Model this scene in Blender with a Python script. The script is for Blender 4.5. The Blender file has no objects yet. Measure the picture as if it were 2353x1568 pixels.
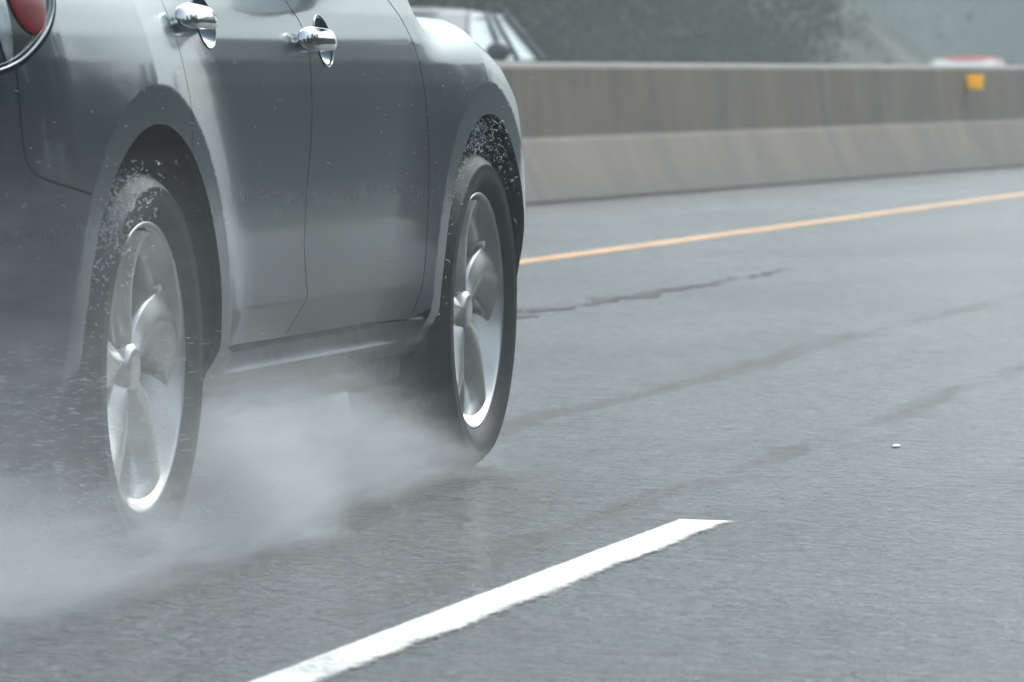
import bpy, bmesh, math, random
import numpy as np
from mathutils import Matrix, Vector
from mathutils.geometry import delaunay_2d_cdt

# ------------------------------------------------------------------ scene, camera, light
sc = bpy.context.scene
COL = sc.collection
CAM_H = 0.966
YAW, PITCH, ROLL = 0.2233092, 0.0478655, 0.0108869
def setup_camera():
    f = np.array([-math.sin(YAW)*math.cos(PITCH), math.cos(YAW)*math.cos(PITCH), -math.sin(PITCH)])
    r = np.array([math.cos(YAW), math.sin(YAW), 0.0]); u = np.cross(r, f)
    r2 = math.cos(ROLL)*r + math.sin(ROLL)*u; u2 = -math.sin(ROLL)*r + math.cos(ROLL)*u
    m = Matrix(((r2[0], u2[0], -f[0], 0), (r2[1], u2[1], -f[1], 0), (r2[2], u2[2], -f[2], CAM_H), (0, 0, 0, 1)))
    c = bpy.data.cameras.new('camera'); o = bpy.data.objects.new('camera', c); COL.objects.link(o)
    o.matrix_world = m
    c.sensor_width = 36.0; c.lens = 36.0*13689.8/2353.0
    c.clip_start = 0.1; c.clip_end = 3000
    c.dof.use_dof = True; c.dof.focus_distance = 13.0; c.dof.aperture_fstop = 10.5
    sc.camera = o
setup_camera()
SUN_EL, SUN_AZ = 44.0, 12.0          # degrees; azimuth measured clockwise from the driving direction (+Y)
w = bpy.data.worlds.new('World'); sc.world = w; w.use_nodes = True
nt = w.node_tree; nt.nodes.clear()
sky = nt.nodes.new('ShaderNodeTexSky'); sky.sky_type = 'NISHITA'; sky.sun_disc = False
sky.sun_elevation = math.radians(SUN_EL); sky.sun_rotation = math.radians(SUN_AZ)
sky.air_density = 1.0; sky.dust_density = 4.0; sky.ozone_density = 1.0
hsv = nt.nodes.new('ShaderNodeHueSaturation'); hsv.inputs['Saturation'].default_value = 0.34
bg = nt.nodes.new('ShaderNodeBackground'); bg.inputs['Strength'].default_value = 0.15
ow = nt.nodes.new('ShaderNodeOutputWorld')
nt.links.new(sky.outputs[0], hsv.inputs['Color']); 
tc = nt.nodes.new('ShaderNodeTexCoord'); sx = nt.nodes.new('ShaderNodeSeparateXYZ'); nt.links.new(tc.outputs['Generated'], sx.inputs[0])
mr = nt.nodes.new('ShaderNodeMapRange'); mr.interpolation_type = 'SMOOTHSTEP'; nt.links.new(sx.outputs[2], mr.inputs['Value'])   # overcast: brighter overhead than at the horizon
mr.inputs['From Min'].default_value = 0.0; mr.inputs['From Max'].default_value = .5; mr.inputs['To Min'].default_value = .80; mr.inputs['To Max'].default_value = 1.75
mu = nt.nodes.new('ShaderNodeVectorMath'); mu.operation = 'SCALE'; nt.links.new(hsv.outputs[0], mu.inputs[0]); nt.links.new(mr.outputs[0], mu.inputs['Scale'])
tn = nt.nodes.new('ShaderNodeVectorMath'); tn.operation = 'MULTIPLY'; nt.links.new(mu.outputs[0], tn.inputs[0]); tn.inputs[1].default_value = (.88, 1.0, 1.045)   # cool rain-cloud light
nt.links.new(tn.outputs[0], bg.inputs[0]); nt.links.new(bg.outputs[0], ow.inputs[0])
sl = bpy.data.lights.new('sun', 'SUN'); sl.energy = 1.5; sl.angle = math.radians(25); sl.color = (1.0, 0.99, 0.97)
so = bpy.data.objects.new('sun', sl); COL.objects.link(so)
d = Vector((math.sin(math.radians(SUN_AZ))*math.cos(math.radians(SUN_EL)), math.cos(math.radians(SUN_AZ))*math.cos(math.radians(SUN_EL)), math.sin(math.radians(SUN_EL))))
so.rotation_euler = d.to_track_quat('Z', 'Y').to_euler()
sc.view_settings.view_transform = 'Standard'; sc.view_settings.look = 'None'
sc.view_settings.exposure = 0.0; sc.view_settings.gamma = 1.0
cy = sc.cycles
cy.volume_bounces = 1; cy.max_bounces = 8; cy.transparent_max_bounces = 12; cy.volume_max_steps = 512
cy.use_denoising = True

# ------------------------------------------------------------------ helpers
rng = np.random.default_rng(7); random.seed(7)
def link(o, parent=None):
    COL.objects.link(o)
    if parent: o.parent = parent
    return o
def mesh_obj(name, verts, faces, mat, parent=None, smooth=True, normals=None, origin=None):
    me = bpy.data.meshes.new(name)
    v = np.asarray(verts, float)
    if origin is not None: v = v - np.asarray(origin, float)
    me.from_pydata([tuple(x) for x in v], [], [tuple(int(i) for i in f) for f in faces])
    me.update()
    if smooth: me.polygons.foreach_set('use_smooth', [True]*len(me.polygons))
    if normals is not None: me.normals_split_custom_set_from_vertices([tuple(n) for n in normals])
    me.materials.append(mat)
    return link(bpy.data.objects.new(name, me), parent)
def bm_obj(name, bm, mat, parent=None, smooth=False):
    me = bpy.data.meshes.new(name); bm.to_mesh(me); bm.free()
    if smooth: me.polygons.foreach_set('use_smooth', [True]*len(me.polygons))
    me.materials.append(mat); return link(bpy.data.objects.new(name, me), parent)
def empty(name, loc):
    o = bpy.data.objects.new(name, None); o.location = loc; o.empty_display_size = .2; return link(o)
def tag(o, label=None, cat=None, group=None, kind=None):
    if label: o['label'] = label
    if cat: o['category'] = cat
    if group: o['group'] = group
    if kind: o['kind'] = kind
    return o
def lathe(prof, seg=96, close=False, ax=0):
    """profile of (x, r) turned about the X axis"""
    n = len(prof); V = []; F = []
    for k in range(seg):
        a = 2*math.pi*k/seg
        for x, r in prof: V.append((x, r*math.cos(a), r*math.sin(a)))
    for k in range(seg):
        k2 = (k+1) % seg
        for j in range(n-1 if not close else n):
            j2 = (j+1) % n
            F.append((k*n+j, k*n+j2, k2*n+j2, k2*n+j))
    return V, F
def grid(P):
    """P (n,m,3) -> verts, faces"""
    n, m = P.shape[:2]
    F = [(i*m+j, (i+1)*m+j, (i+1)*m+j+1, i*m+j+1) for i in range(n-1) for j in range(m-1)]
    return P.reshape(-1, 3), F
def box_vf(x0, x1, y0, y1, z0, z1):
    V = [(x, y, z) for x in (x0, x1) for y in (y0, y1) for z in (z0, z1)]
    return V, [(0,1,3,2),(4,6,7,5),(0,4,5,1),(2,3,7,6),(0,2,6,4),(1,5,7,3)]
def rbox(name, x0, x1, y0, y1, z0, z1, mat, parent=None, bev=.01, origin=(0, 0, 0)):
    bm = bmesh.new(); V, F = box_vf(x0, x1, y0, y1, z0, z1)
    vs = [bm.verts.new(np.array(v)-np.array(origin)) for v in V]
    for f in F: bm.faces.new([vs[i] for i in f])
    bmesh.ops.recalc_face_normals(bm, faces=bm.faces)
    bmesh.ops.bevel(bm, geom=list(bm.edges), offset=bev, segments=3, affect='EDGES', profile=.5)
    return bm_obj(name, bm, mat, parent, smooth=True)

# ------------------------------------------------------------------ materials
class NT:
    def __init__(s, name):
        s.m = bpy.data.materials.new(name); s.m.use_nodes = True; s.t = s.m.node_tree; s.t.nodes.clear()
        s.out = s.n('ShaderNodeOutputMaterial')
    def n(s, t, **kw):
        nd = s.t.nodes.new(t)
        for k, v in kw.items(): setattr(nd, k, v)
        return nd
    def l(s, a, b): s.t.links.new(a, b)
    def set(s, sock, val):
        if hasattr(val, 'links') or isinstance(val, bpy.types.NodeSocket): s.l(val, sock)
        else: sock.default_value = val
    def math(s, op, a, b=0.0, c=0.0, clamp=False):
        nd = s.n('ShaderNodeMath', operation=op, use_clamp=clamp)
        s.set(nd.inputs[0], a); s.set(nd.inputs[1], b)
        if len(nd.inputs) > 2: s.set(nd.inputs[2], c)
        return nd.outputs[0]
    def mr(s, x, a, b, c=0.0, d=1.0, mode='SMOOTHSTEP'):
        nd = s.n('ShaderNodeMapRange', interpolation_type=mode)
        s.set(nd.inputs['Value'], x)
        for k, v in (('From Min', a), ('From Max', b), ('To Min', c), ('To Max', d)): s.set(nd.inputs[k], v)
        return nd.outputs['Result']
    def noise(s, vec, scale, detail=3.0, rough=.5, scl=None, dim='3D'):
        if scl is not None:
            mp = s.n('ShaderNodeMapping'); s.l(vec, mp.inputs[0]); mp.inputs['Scale'].default_value = scl; vec = mp.outputs[0]
        nd = s.n('ShaderNodeTexNoise'); s.l(vec, nd.inputs['Vector'])
        nd.inputs['Scale'].default_value = scale; nd.inputs['Detail'].default_value = detail; nd.inputs['Roughness'].default_value = rough
        return nd.outputs['Fac']
    def ramp(s, x, stops):
        nd = s.n('ShaderNodeValToRGB'); s.l(x, nd.inputs[0]); e = nd.color_ramp.elements
        while len(e) < len(stops): e.new(.5)
        for q, (p, c) in zip(e, stops): q.position = p; q.color = (*c, 1)
        return nd.outputs[0]
    def mix(s, f, a, b):
        nd = s.n('ShaderNodeMix', data_type='RGBA'); s.set(nd.inputs[0], f)
        s.set(nd.inputs[6], a if not isinstance(a, tuple) else (*a, 1)[:4]); s.set(nd.inputs[7], b if not isinstance(b, tuple) else (*b, 1)[:4])
        return nd.outputs[2]
    def bump(s, h, strength, dist):
        nd = s.n('ShaderNodeBump'); s.l(h, nd.inputs['Height']); nd.inputs['Strength'].default_value = strength; nd.inputs['Distance'].default_value = dist
        return nd.outputs[0]
    def bsdf(s, **kw):
        nd = s.n('ShaderNodeBsdfPrincipled')
        for k, v in kw.items():
            if isinstance(v, tuple) and len(v) == 3: v = (*v, 1)
            s.set(nd.inputs[k.replace('_', ' ')], v)
        s.l(nd.outputs[0], s.out.inputs['Surface']); return nd
def pos(t): return t.n('ShaderNodeNewGeometry').outputs['Position']
def objc(t): return t.n('ShaderNodeTexCoord').outputs['Object']
def sep(t, v):
    nd = t.n('ShaderNodeSeparateXYZ'); t.l(v, nd.inputs[0]); return nd.outputs
M = {}
def simple(name, color, rough=.5, metal=0.0, var=.15, scale=8.0, coat=0.0, bump=0.0, bs=60.0, **kw):
    t = NT(name); c = objc(t); nz = t.noise(c, scale, 4)
    lo = tuple(x*(1-var) for x in color); hi = tuple(min(1, x*(1+var)) for x in color)
    col = t.ramp(nz, [(.3, lo), (.7, hi)])
    args = dict(Base_Color=col, Roughness=t.mr(nz, .3, .7, rough*.85, min(1, rough*1.15)), Metallic=metal, Coat_Weight=coat, Coat_Roughness=.06)
    args.update(kw)
    b = t.bsdf(**args)
    if bump: t.l(t.bump(t.noise(c, bs, 4), .6, bump), b.inputs['Normal'])
    M[name] = t.m; return t.m
def m_paint():
    t = NT('car_paint'); c = objc(t)
    film = t.noise(c, 3.0, 5, .6, (1.0, .5, 1.6)); grime = t.noise(c, 90.0, 3, .6, (1, 1.3, .35))
    z = sep(t, c)[2]
    dirt = t.math('MULTIPLY', t.mr(z, .30, .78, .9, .05), t.mr(film, .3, .7, .5, 1.0))
    col = t.mix(dirt, (.078, .103, .116), (.055, .064, .066))
    met = t.math('SUBTRACT', .68, t.math('MULTIPLY', dirt, .50))
    ro = t.math('ADD', t.math('ADD', .235, t.math('MULTIPLY', dirt, .18)), t.math('MULTIPLY', grime, .03))
    coat = t.math('SUBTRACT', .85, t.math('MULTIPLY', dirt, .70))
    b = t.bsdf(Base_Color=col, Metallic=met, Roughness=ro, Coat_Weight=coat, Coat_Roughness=t.mr(grime, .3, .7, .05, .10))
    drops = t.n('ShaderNodeTexVoronoi'); drops.inputs['Scale'].default_value = 160.0; t.l(c, drops.inputs['Vector'])
    dr = t.mr(drops.outputs['Distance'], .0, .28, 1.0, 0.0)
    sel = t.mr(t.noise(c, 45.0, 2), .55, .7)
    h = t.math('MULTIPLY', dr, sel)
    M['paint'] = t.m
m_paint()
simple('trim', (.075, .08, .082), .42, var=.2, bump=.0003, bs=300)
simple('arch', (.045, .053, .057), .42, metal=.3, var=.2, scale=12, coat=.12)
simple('liner', (.028, .031, .033), .5, var=.4, scale=20)
simple('gap', (.006, .006, .007), .7)
simple('chrome', (.78, .80, .81), .05, metal=1.0, var=.05, scale=30)
simple('lamp_dark', (.02, .023, .025), .25, var=.3, coat=.15)
simple('lamp_silver', (.30, .33, .34), .3, metal=.85, var=.15, scale=25, coat=.8)
simple('lamp_red', (.20, .001, .002), .35, var=.2, Specular_IOR_Level=.15)
simple('reverse', (.75, .78, .8), .15, coat=1.0)
simple('disc', (.25, .24, .23), .35, metal=1.0, var=.2, scale=40)
simple('glass', (.02, .024, .026), .06, coat=1.0)
simple('seat', (.05, .05, .052), .8)
def m_alloy():
    t = NT('alloy'); c = objc(t); nz = t.noise(c, 14.0, 4)
    col = t.ramp(nz, [(.3, (.62, .61, .58)), (.7, (.76, .745, .71))])
    t.bsdf(Base_Color=col, Metallic=.95, Roughness=t.mr(nz, .3, .7, .27, .37), Coat_Weight=.25, Coat_Roughness=.2)
    M['alloy'] = t.m
m_alloy()
def m_tyre():
    t = NT('tyre_rubber'); c = objc(t); s3 = sep(t, c)
    r = t.math('SQRT', t.math('ADD', t.math('MULTIPLY', s3[1], s3[1]), t.math('MULTIPLY', s3[2], s3[2])))
    rings = t.math('SINE', t.math('MULTIPLY', r, 900.0))
    nz = t.noise(c, 30.0, 5)
    wet = t.mr(t.noise(c, 6.0, 3), .4, .65)
    b = t.bsdf(Base_Color=t.ramp(nz, [(.3, (.011, .012, .013)), (.7, (.026, .028, .030))]), Roughness=t.math('SUBTRACT', .62, t.math('MULTIPLY', wet, .15)), Specular_IOR_Level=.28)
    h = t.math('ADD', t.math('MULTIPLY', rings, .3), t.noise(c, 160.0, 3))
    t.l(t.bump(h, .4, .0008), b.inputs['Normal'])
    M['tyre'] = t.m
m_tyre()
def m_asphalt():
    t = NT('wet_asphalt'); p = pos(t); s3 = sep(t, p); x = s3[0]
    wob = t.math('MULTIPLY', t.math('SUBTRACT', t.noise(p, 1.2, 5, .65, (1.0, .35, 1)), .5), .30)
    xx = t.math('ADD', x, wob)
    def band(cx, hw, ctr):
        hw *= .6
        d = t.math('ABSOLUTE', t.math('SUBTRACT', ctr, cx)); return t.mr(d, hw*.2, hw, 1.0, 0.0)
    def along(sc_, lo, hi): return t.mr(t.noise(p, sc_, 4, .6, (1.0, .25, 1)), lo, hi)
    ruts = t.math('MAXIMUM', t.math('MULTIPLY', band(-3.42, .13, xx), along(1.9, .34, .56)), t.math('MULTIPLY', band(-2.56, .13, xx), along(2.3, .34, .56)))
    ruts = t.math('MAXIMUM', ruts, t.math('MULTIPLY', band(-1.55, .10, xx), along(1.5, .5, .7)))
    ruts = t.math('MAXIMUM', ruts, t.math('MULTIPLY', band(-4.15, .16, xx), along(1.1, .5, .75)))
    grain = t.noise(p, 60.0, 4, .7); gr2 = t.noise(p, 190.0, 2, .6); patch = t.noise(p, .9, 5, .6, (1, .3, 1)); mid = t.noise(p, 15.0, 4, .65, (.45, 1.0, 1)); blot = t.noise(p, 40.0, 3, .7, (.5, 1.0, 1))
    base = t.ramp(grain, [(.28, (.022, .031, .035)), (.5, (.066, .088, .096)), (.72, (.145, .182, .194))])
    base = t.mix(t.mr(blot, .38, .62, .9, 0), base, (.014, .016, .017))
    rip = t.noise(p, 5.5, 4, .7, (.8, 1.0, 1))
    base = t.mix(t.mr(mid, .36, .58, .75, 0), base, (.014, .019, .021))
    base = t.mix(t.mr(rip, .36, .56, .55, 0), base, (.018, .024, .026))
    base = t.mix(t.math('MULTIPLY', ruts, .55), base, (.018, .02, .021))
    base = t.mix(t.mr(patch, .35, .7, 0, .35), base, (.075, .08, .082))
    film = t.mr(t.math('ADD', t.math('MULTIPLY', patch, .5), t.math('MULTIPLY', mid, .5)), .38, .62)
    ro = t.math('SUBTRACT', .335, t.math('MULTIPLY', film, .13))
    ro = t.math('SUBTRACT', ro, t.mr(blot, .42, .64, 0, .10))
    ro = t.math('SUBTRACT', ro, t.math('MULTIPLY', ruts, .10), clamp=True)
    b = t.bsdf(Base_Color=base, Roughness=ro, IOR=1.38, Specular_IOR_Level=.5)
    h = t.math('ADD', t.math('MULTIPLY', grain, 1.0), t.math('MULTIPLY', gr2, .35))
    h = t.math('ADD', h, t.math('ADD', t.math('MULTIPLY', blot, 1.6), t.math('ADD', t.math('MULTIPLY', mid, 2.2), t.math('MULTIPLY', rip, 2.2))))
    t.l(t.bump(h, .85, .012), b.inputs['Normal'])
    M['asphalt'] = t.m
m_asphalt()
def m_line(name, col, cx, slope, hw, lo, hi, rough=.35):
    """worn road paint: ragged at its edges, the asphalt showing through"""
    t = NT(name); p = pos(t); s3 = sep(t, p)
    g = t.noise(p, 120.0, 5, .75, (.7, 1.0, 1)); w2 = t.noise(p, 6.0, 4, .6, (1, .4, 1))
    n = t.math('ADD', t.math('MULTIPLY', g, .6), t.math('MULTIPLY', w2, .4))
    d = t.math('SUBTRACT', t.math('SUBTRACT', s3[0], cx), t.math('MULTIPLY', s3[1], slope))
    e = t.math('SUBTRACT', t.mr(d, -hw, -hw*.8, -1.0, 0.0), t.mr(d, hw*.25, hw*1.25, 0.0, 1.0))
    e = t.math('SUBTRACT', e, t.mr(s3[1], 8.7, 10.6, .30, 0.0)) if slope == 0 else e
    f = t.mr(t.math('ADD', n, t.math('MULTIPLY', e, .30)), lo, hi)
    f = t.math('MULTIPLY', f, t.mr(t.noise(p, 140.0, 3, .7, (.6, 1, 1)), .30, .52, .55, 1.0))
    gr = t.noise(p, 60.0, 4, .7)
    asp = t.ramp(gr, [(.28, (.022, .031, .035)), (.5, (.066, .088, .096)), (.72, (.145, .182, .194))])
    b = t.bsdf(Base_Color=t.mix(t.mr(g, .3, .6, .25, 0), col, asp), Roughness=rough, IOR=1.38, Alpha=f); t.l(t.bump(g, .5, .006), b.inputs['Normal']); M[name] = t.m
m_line('white_line', (.95, .93, .88), -2.345, 0.0, .062, .24, .42)
m_line('yellow_line', (.95, .46, .15), -6.387, .01, .085, .30, .50)
def m_concrete():
    t = NT('barrier_concrete'); p = pos(t); s3 = sep(t, p)
    st = t.noise(p, 1.7, 6, .68, (.6, .9, .28)); fine = t.noise(p, 25.0, 4); big = t.noise(p, .45, 3, .5, (1, 1, .3))
    c = t.ramp(st, [(.30, (.085, .050, .032)), (.5, (.155, .105, .073)), (.72, (.225, .168, .127))])
    c = t.mix(t.mr(big, .3, .7, 0, .5), c, (.155, .118, .090))
    jt = t.math('ABSOLUTE', t.math('SUBTRACT', t.math('FRACT', t.math('DIVIDE', t.math('ADD', s3[1], 2.8), 9.0)), .5))
    blotch = t.noise(p, 1.1, 6, .7, (1, 1, .8)); c = t.mix(t.mr(blotch, .44, .66, 0, .7), c, (.085, .058, .042))
    c = t.mix(t.mr(jt, .0, .022, .65, 0), c, (.06, .05, .042))
    blotch0 = t.noise(p, 2.4, 6, .7)
    c = t.mix(t.mr(t.math('ADD', s3[2], t.math('MULTIPLY', t.math('SUBTRACT', blotch0, .5), .45)), .03, .27, .6, 0), c, (.085, .066, .052))
    c = t.mix(t.mr(s3[2], .86, .92, 0, .45), c, (.09, .06, .045))
    b = t.bsdf(Base_Color=c, Roughness=.6); t.l(t.bump(fine, .4, .004), b.inputs['Normal']); M['concrete'] = t.m
m_concrete()
def m_reflector():
    t = NT('amber_reflector')
    a = t.n('ShaderNodeBsdfDiffuse'); a.inputs[0].default_value = (1, .62, .01, 1)
    b = t.n('ShaderNodeBsdfTranslucent'); b.inputs[0].default_value = (1, .70, .01, 1)
    m_ = t.n('ShaderNodeMixShader'); t.set(m_.inputs[0], t.mr(t.noise(objc(t), 200.0, 1), .2, .8, .55, .8)); t.l(a.outputs[0], m_.inputs[1]); t.l(b.outputs[0], m_.inputs[2])
    t.l(m_.outputs[0], t.out.inputs['Surface']); M['reflector'] = t.m
m_reflector()
simple('ground', (.05, .065, .04), .9, var=.4, scale=.8, bump=.03, bs=12)
simple('scrub', (.012, .017, .011), .9, var=.7, scale=.35, bump=.1, bs=3)
simple('bark', (.07, .06, .05), .9, var=.3)
def m_leaf():
    t = NT('leaf'); oi = t.n('ShaderNodeObjectInfo'); p = pos(t)
    nz = t.noise(p, .55, 4, .6); fine = t.noise(p, 5.0, 2)
    c = t.ramp(nz, [(.3, (.018, .030, .016)), (.55, (.045, .065, .030)), (.75, (.10, .115, .045))])
    c = t.mix(t.math('MULTIPLY', fine, .4), c, (.05, .05, .03))
    t.bsdf(Base_Color=c, Roughness=.6, Specular_IOR_Level=.3); M['leaf'] = t.m
m_leaf()
simple('far_paint', (.20, .21, .215), .45, coat=.2)
simple('far_pillar', (.13, .137, .14), .5)
simple('red_paint', (.80, .05, .07), .6, Specular_IOR_Level=.1)
def m_water():
    t = NT('water_drops')
    a = t.n('ShaderNodeBsdfGlass'); a.inputs['IOR'].default_value = 1.33; a.inputs['Roughness'].default_value = .08
    b = t.n('ShaderNodeBsdfDiffuse'); b.inputs[0].default_value = (.85, .9, .92, 1)
    tr = t.n('ShaderNodeBsdfTranslucent'); tr.inputs[0].default_value = (.85, .9, .92, 1)
    m1 = t.n('ShaderNodeMixShader'); m1.inputs[0].default_value = .5; t.l(b.outputs[0], m1.inputs[1]); t.l(tr.outputs[0], m1.inputs[2])
    m2 = t.n('ShaderNodeMixShader'); t.set(m2.inputs[0], t.mr(t.noise(pos(t), 30, 2), .35, .65, .3, .85)); t.l(a.outputs[0], m2.inputs[1]); t.l(m1.outputs[0], m2.inputs[2])
    t.l(m2.outputs[0], t.out.inputs['Surface']); M['water'] = t.m
m_water()

# ------------------------------------------------------------------ numbers that place things
HAZE = .0032
SP_F, SP_R, SP_B, SP_V = 9.0, 9.5, 4.6, .42
RED = (-.562, 1.065, .072, .070, .004)
SILV = (-.672, 1.055, .024, .115, .001)
RED2 = (-.80, 1.06, .085, .075, .004)
FAR1 = (-12.95, 52.6, 0.0, M['far_paint'], 4.3, 1.75, 1.41)
FAR2 = (-17.6, 118.5, -.35, M['red_paint'], 4.5, 1.8, 1.40)
_r = random.Random(21)
TREES_LEFT = [(x_, y_, s_) for x_, y_, s_ in ((-22-_r.uniform(0, 11), 50+i*1.75+_r.uniform(-2, 2), _r.uniform(.65, 1.0)) for i in range(62)) if -x_/y_ > .196] + [(-34-_r.uniform(0, 45), 240+i*9, _r.uniform(.9, 1.3)) for i in range(12)]
TREES_RIGHT = [(9.5+_r.uniform(0, 4), -8+i*3.4+_r.uniform(-1.5, 1.5), _r.uniform(.40, .60)) for i in range(36)]

# ------------------------------------------------------------------ the silver SUV
XW,YR,WB=-3.155,10.785,2.75
RO,RL=.46,.535
UR,BR,AR=-.45,.52,.42
UF,BF,AF=3.09,.56,.50
ZT=np.array([.18,.22,.26,.29,.30,.320,.326,.338,.345,.360,.365,.372,.385,.42,.455,.50,.54,.60,.70,.80,.85,.90,.95,1.0,1.05,1.10,1.15])
WT=np.array([-.19,-.14,-.085,-.040,-.0375,-.0335,-.035,-.0425,-.0435,-.0425,-.044,-.0475,-.041,-.024,-.0065,-.0005,.0035,.004,.002,-.002,-.0052,-.0098,-.0165,-.0265,-.041,-.060,-.083])
def wtab(z):
    # smoothed piecewise interpolation
    acc=0
    for d,k in ((-.003,.25),(0,.5),(.003,.25)): acc=acc+k*np.interp(z+d,ZT,WT)
    return acc
def sst(x,a,b):
    t=np.clip((x-a)/(b-a),0,1); return t*t*(3-2*t)
def sect(s,v):
    k=sst(s,2.25,2.45)
    zt=np.interp(s,[1.9,2.1,2.5,2.75,3.0,3.2,3.45,3.7],[1.07,1.065,1.06,1.06,1.015,.938,.83,.76])
    v1=zt-.12
    ps=np.clip((v-v1)/(1.15-v1),0,1)*np.pi/2
    zf=np.where(v<v1,v,v1+.12*np.sin(ps)); wf=wtab(np.minimum(v,v1))-.16*(1-np.cos(ps))-.10*.12*np.sin(ps)
    z=(1-k)*v+k*zf; w=(1-k)*wtab(v)+k*wf
    return z,w
def surf(u,v,lip=False):
    u=np.asarray(u,float);v=np.asarray(v,float);u,v=np.broadcast_arrays(u,v)
    ph=np.clip((UR-u)/BR,0,1.5707); pf=np.clip((u-UF)/BF,0,1.5707)
    s=np.where(u<UR,UR-BR*np.sin(ph),np.where(u>UF,UF+BF*np.sin(pf),u))
    wo=-AR*(1-np.cos(ph))-AF*(1-np.cos(pf))-.006*((np.clip(u,-.45,3.12)-1.4)/1.6)**2
    ns=-AR*np.sin(ph)+AF*np.sin(pf); nw=np.where(u<UR,BR*np.cos(ph),np.where(u>UF,BF*np.cos(pf),1.))
    n=np.hypot(ns,nw); ns,nw=ns/n,nw/n
    z,W=sect(u,v)
    W=W-.020*sst(-v,-.60,-.36)*sst(u,WB+.22,WB+.48)
    out=np.zeros_like(W)
    for c in (0,WB):
        r=np.hypot(u-c,v-.37)
        L=np.where(u>c,.26,.34)
        t=np.clip((r-RL)/L,0,1)
        top=.024-.010*sst(v,.55,.30)-.020*sst(-v,-.60,-.36)*sst(u,WB+.22,WB+.48)
        fade=sst(v,.27,.40)
        b=(top-W)*(1-t)**2*fade
        if lip: b=np.where(r<RL+1e-6,(top-W)*fade+(RL-r)*.02,b)
        W=W+b
    return np.stack([XW+wo+nw*W,YR+s+ns*W,z],-1)

XC = XW - .925                       # centre line of the car
ORI = np.array([XC, YR + WB/2, 0.0])
suv = tag(empty('suv', ORI), 'silver grey SUV throwing up spray on the wet lane, right rear side toward us', 'SUV')
def surf_n(u, v, lip=False):
    e = 1.5e-3
    a = surf(u+e, v, lip)-surf(u-e, v, lip); b = surf(u, v+e, lip)-surf(u, v-e, lip)
    n = np.cross(a, b); return n/np.linalg.norm(n, axis=-1, keepdims=True)
def dens(poly, step, closed=True):
    out = []
    n = len(poly)
    for i in range(n if closed else n-1):
        a = np.array(poly[i], float); b = np.array(poly[(i+1) % n], float)
        k = max(1, int(math.ceil(np.linalg.norm(b-a)/step)))
        for j in range(k): out.append(a+(b-a)*j/k)
    if not closed: out.append(np.array(poly[-1], float))
    return np.array(out)
def inside(P, poly):
    x, y = P[:, 0], P[:, 1]; r = np.zeros(len(P), bool); n = len(poly)
    for i in range(n):
        x1, y1 = poly[i]; x2, y2 = poly[(i+1) % n]
        c = ((y1 > y) != (y2 > y)) & (x < (x2-x1)*(y-y1)/((y2-y1) if y2 != y1 else 1e-12)+x1)
        r ^= c
    return r
def shrink(poly, d):
    n = len(poly); area = .5*sum(poly[i][0]*poly[(i+1) % n][1]-poly[(i+1) % n][0]*poly[i][1] for i in range(n))
    sg = 1 if area > 0 else -1; out = []
    for i in range(n):
        a, b, c = poly[i-1], poly[i], poly[(i+1) % n]
        e1 = (b-a)/(np.linalg.norm(b-a)+1e-12); e2 = (c-b)/(np.linalg.norm(c-b)+1e-12)
        n1 = np.array([-e1[1], e1[0]])*sg; n2 = np.array([-e2[1], e2[0]])*sg
        m = n1+n2; L = np.linalg.norm(m); m = m/L if L > 1e-6 else n1
        out.append(b+m*d/max(.5, float(m@n1)))
    return np.array(out)
def smooth_curve(pts, step=.012):
    P = [np.array(p, float) for p in pts]; P = [2*P[0]-P[1]]+P+[2*P[-1]-P[-2]]; out = []
    for i in range(1, len(P)-2):
        k = max(2, int(np.linalg.norm(P[i+1]-P[i])/step))
        for j in range(k):
            t = j/k
            out.append(.5*((2*P[i])+(-P[i-1]+P[i+1])*t+(2*P[i-1]-5*P[i]+4*P[i+1]-P[i+2])*t*t+(-P[i-1]+3*P[i]-3*P[i+1]+P[i+2])*t**3))
    out.append(P[-2]); return [tuple(q) for q in out]
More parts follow.
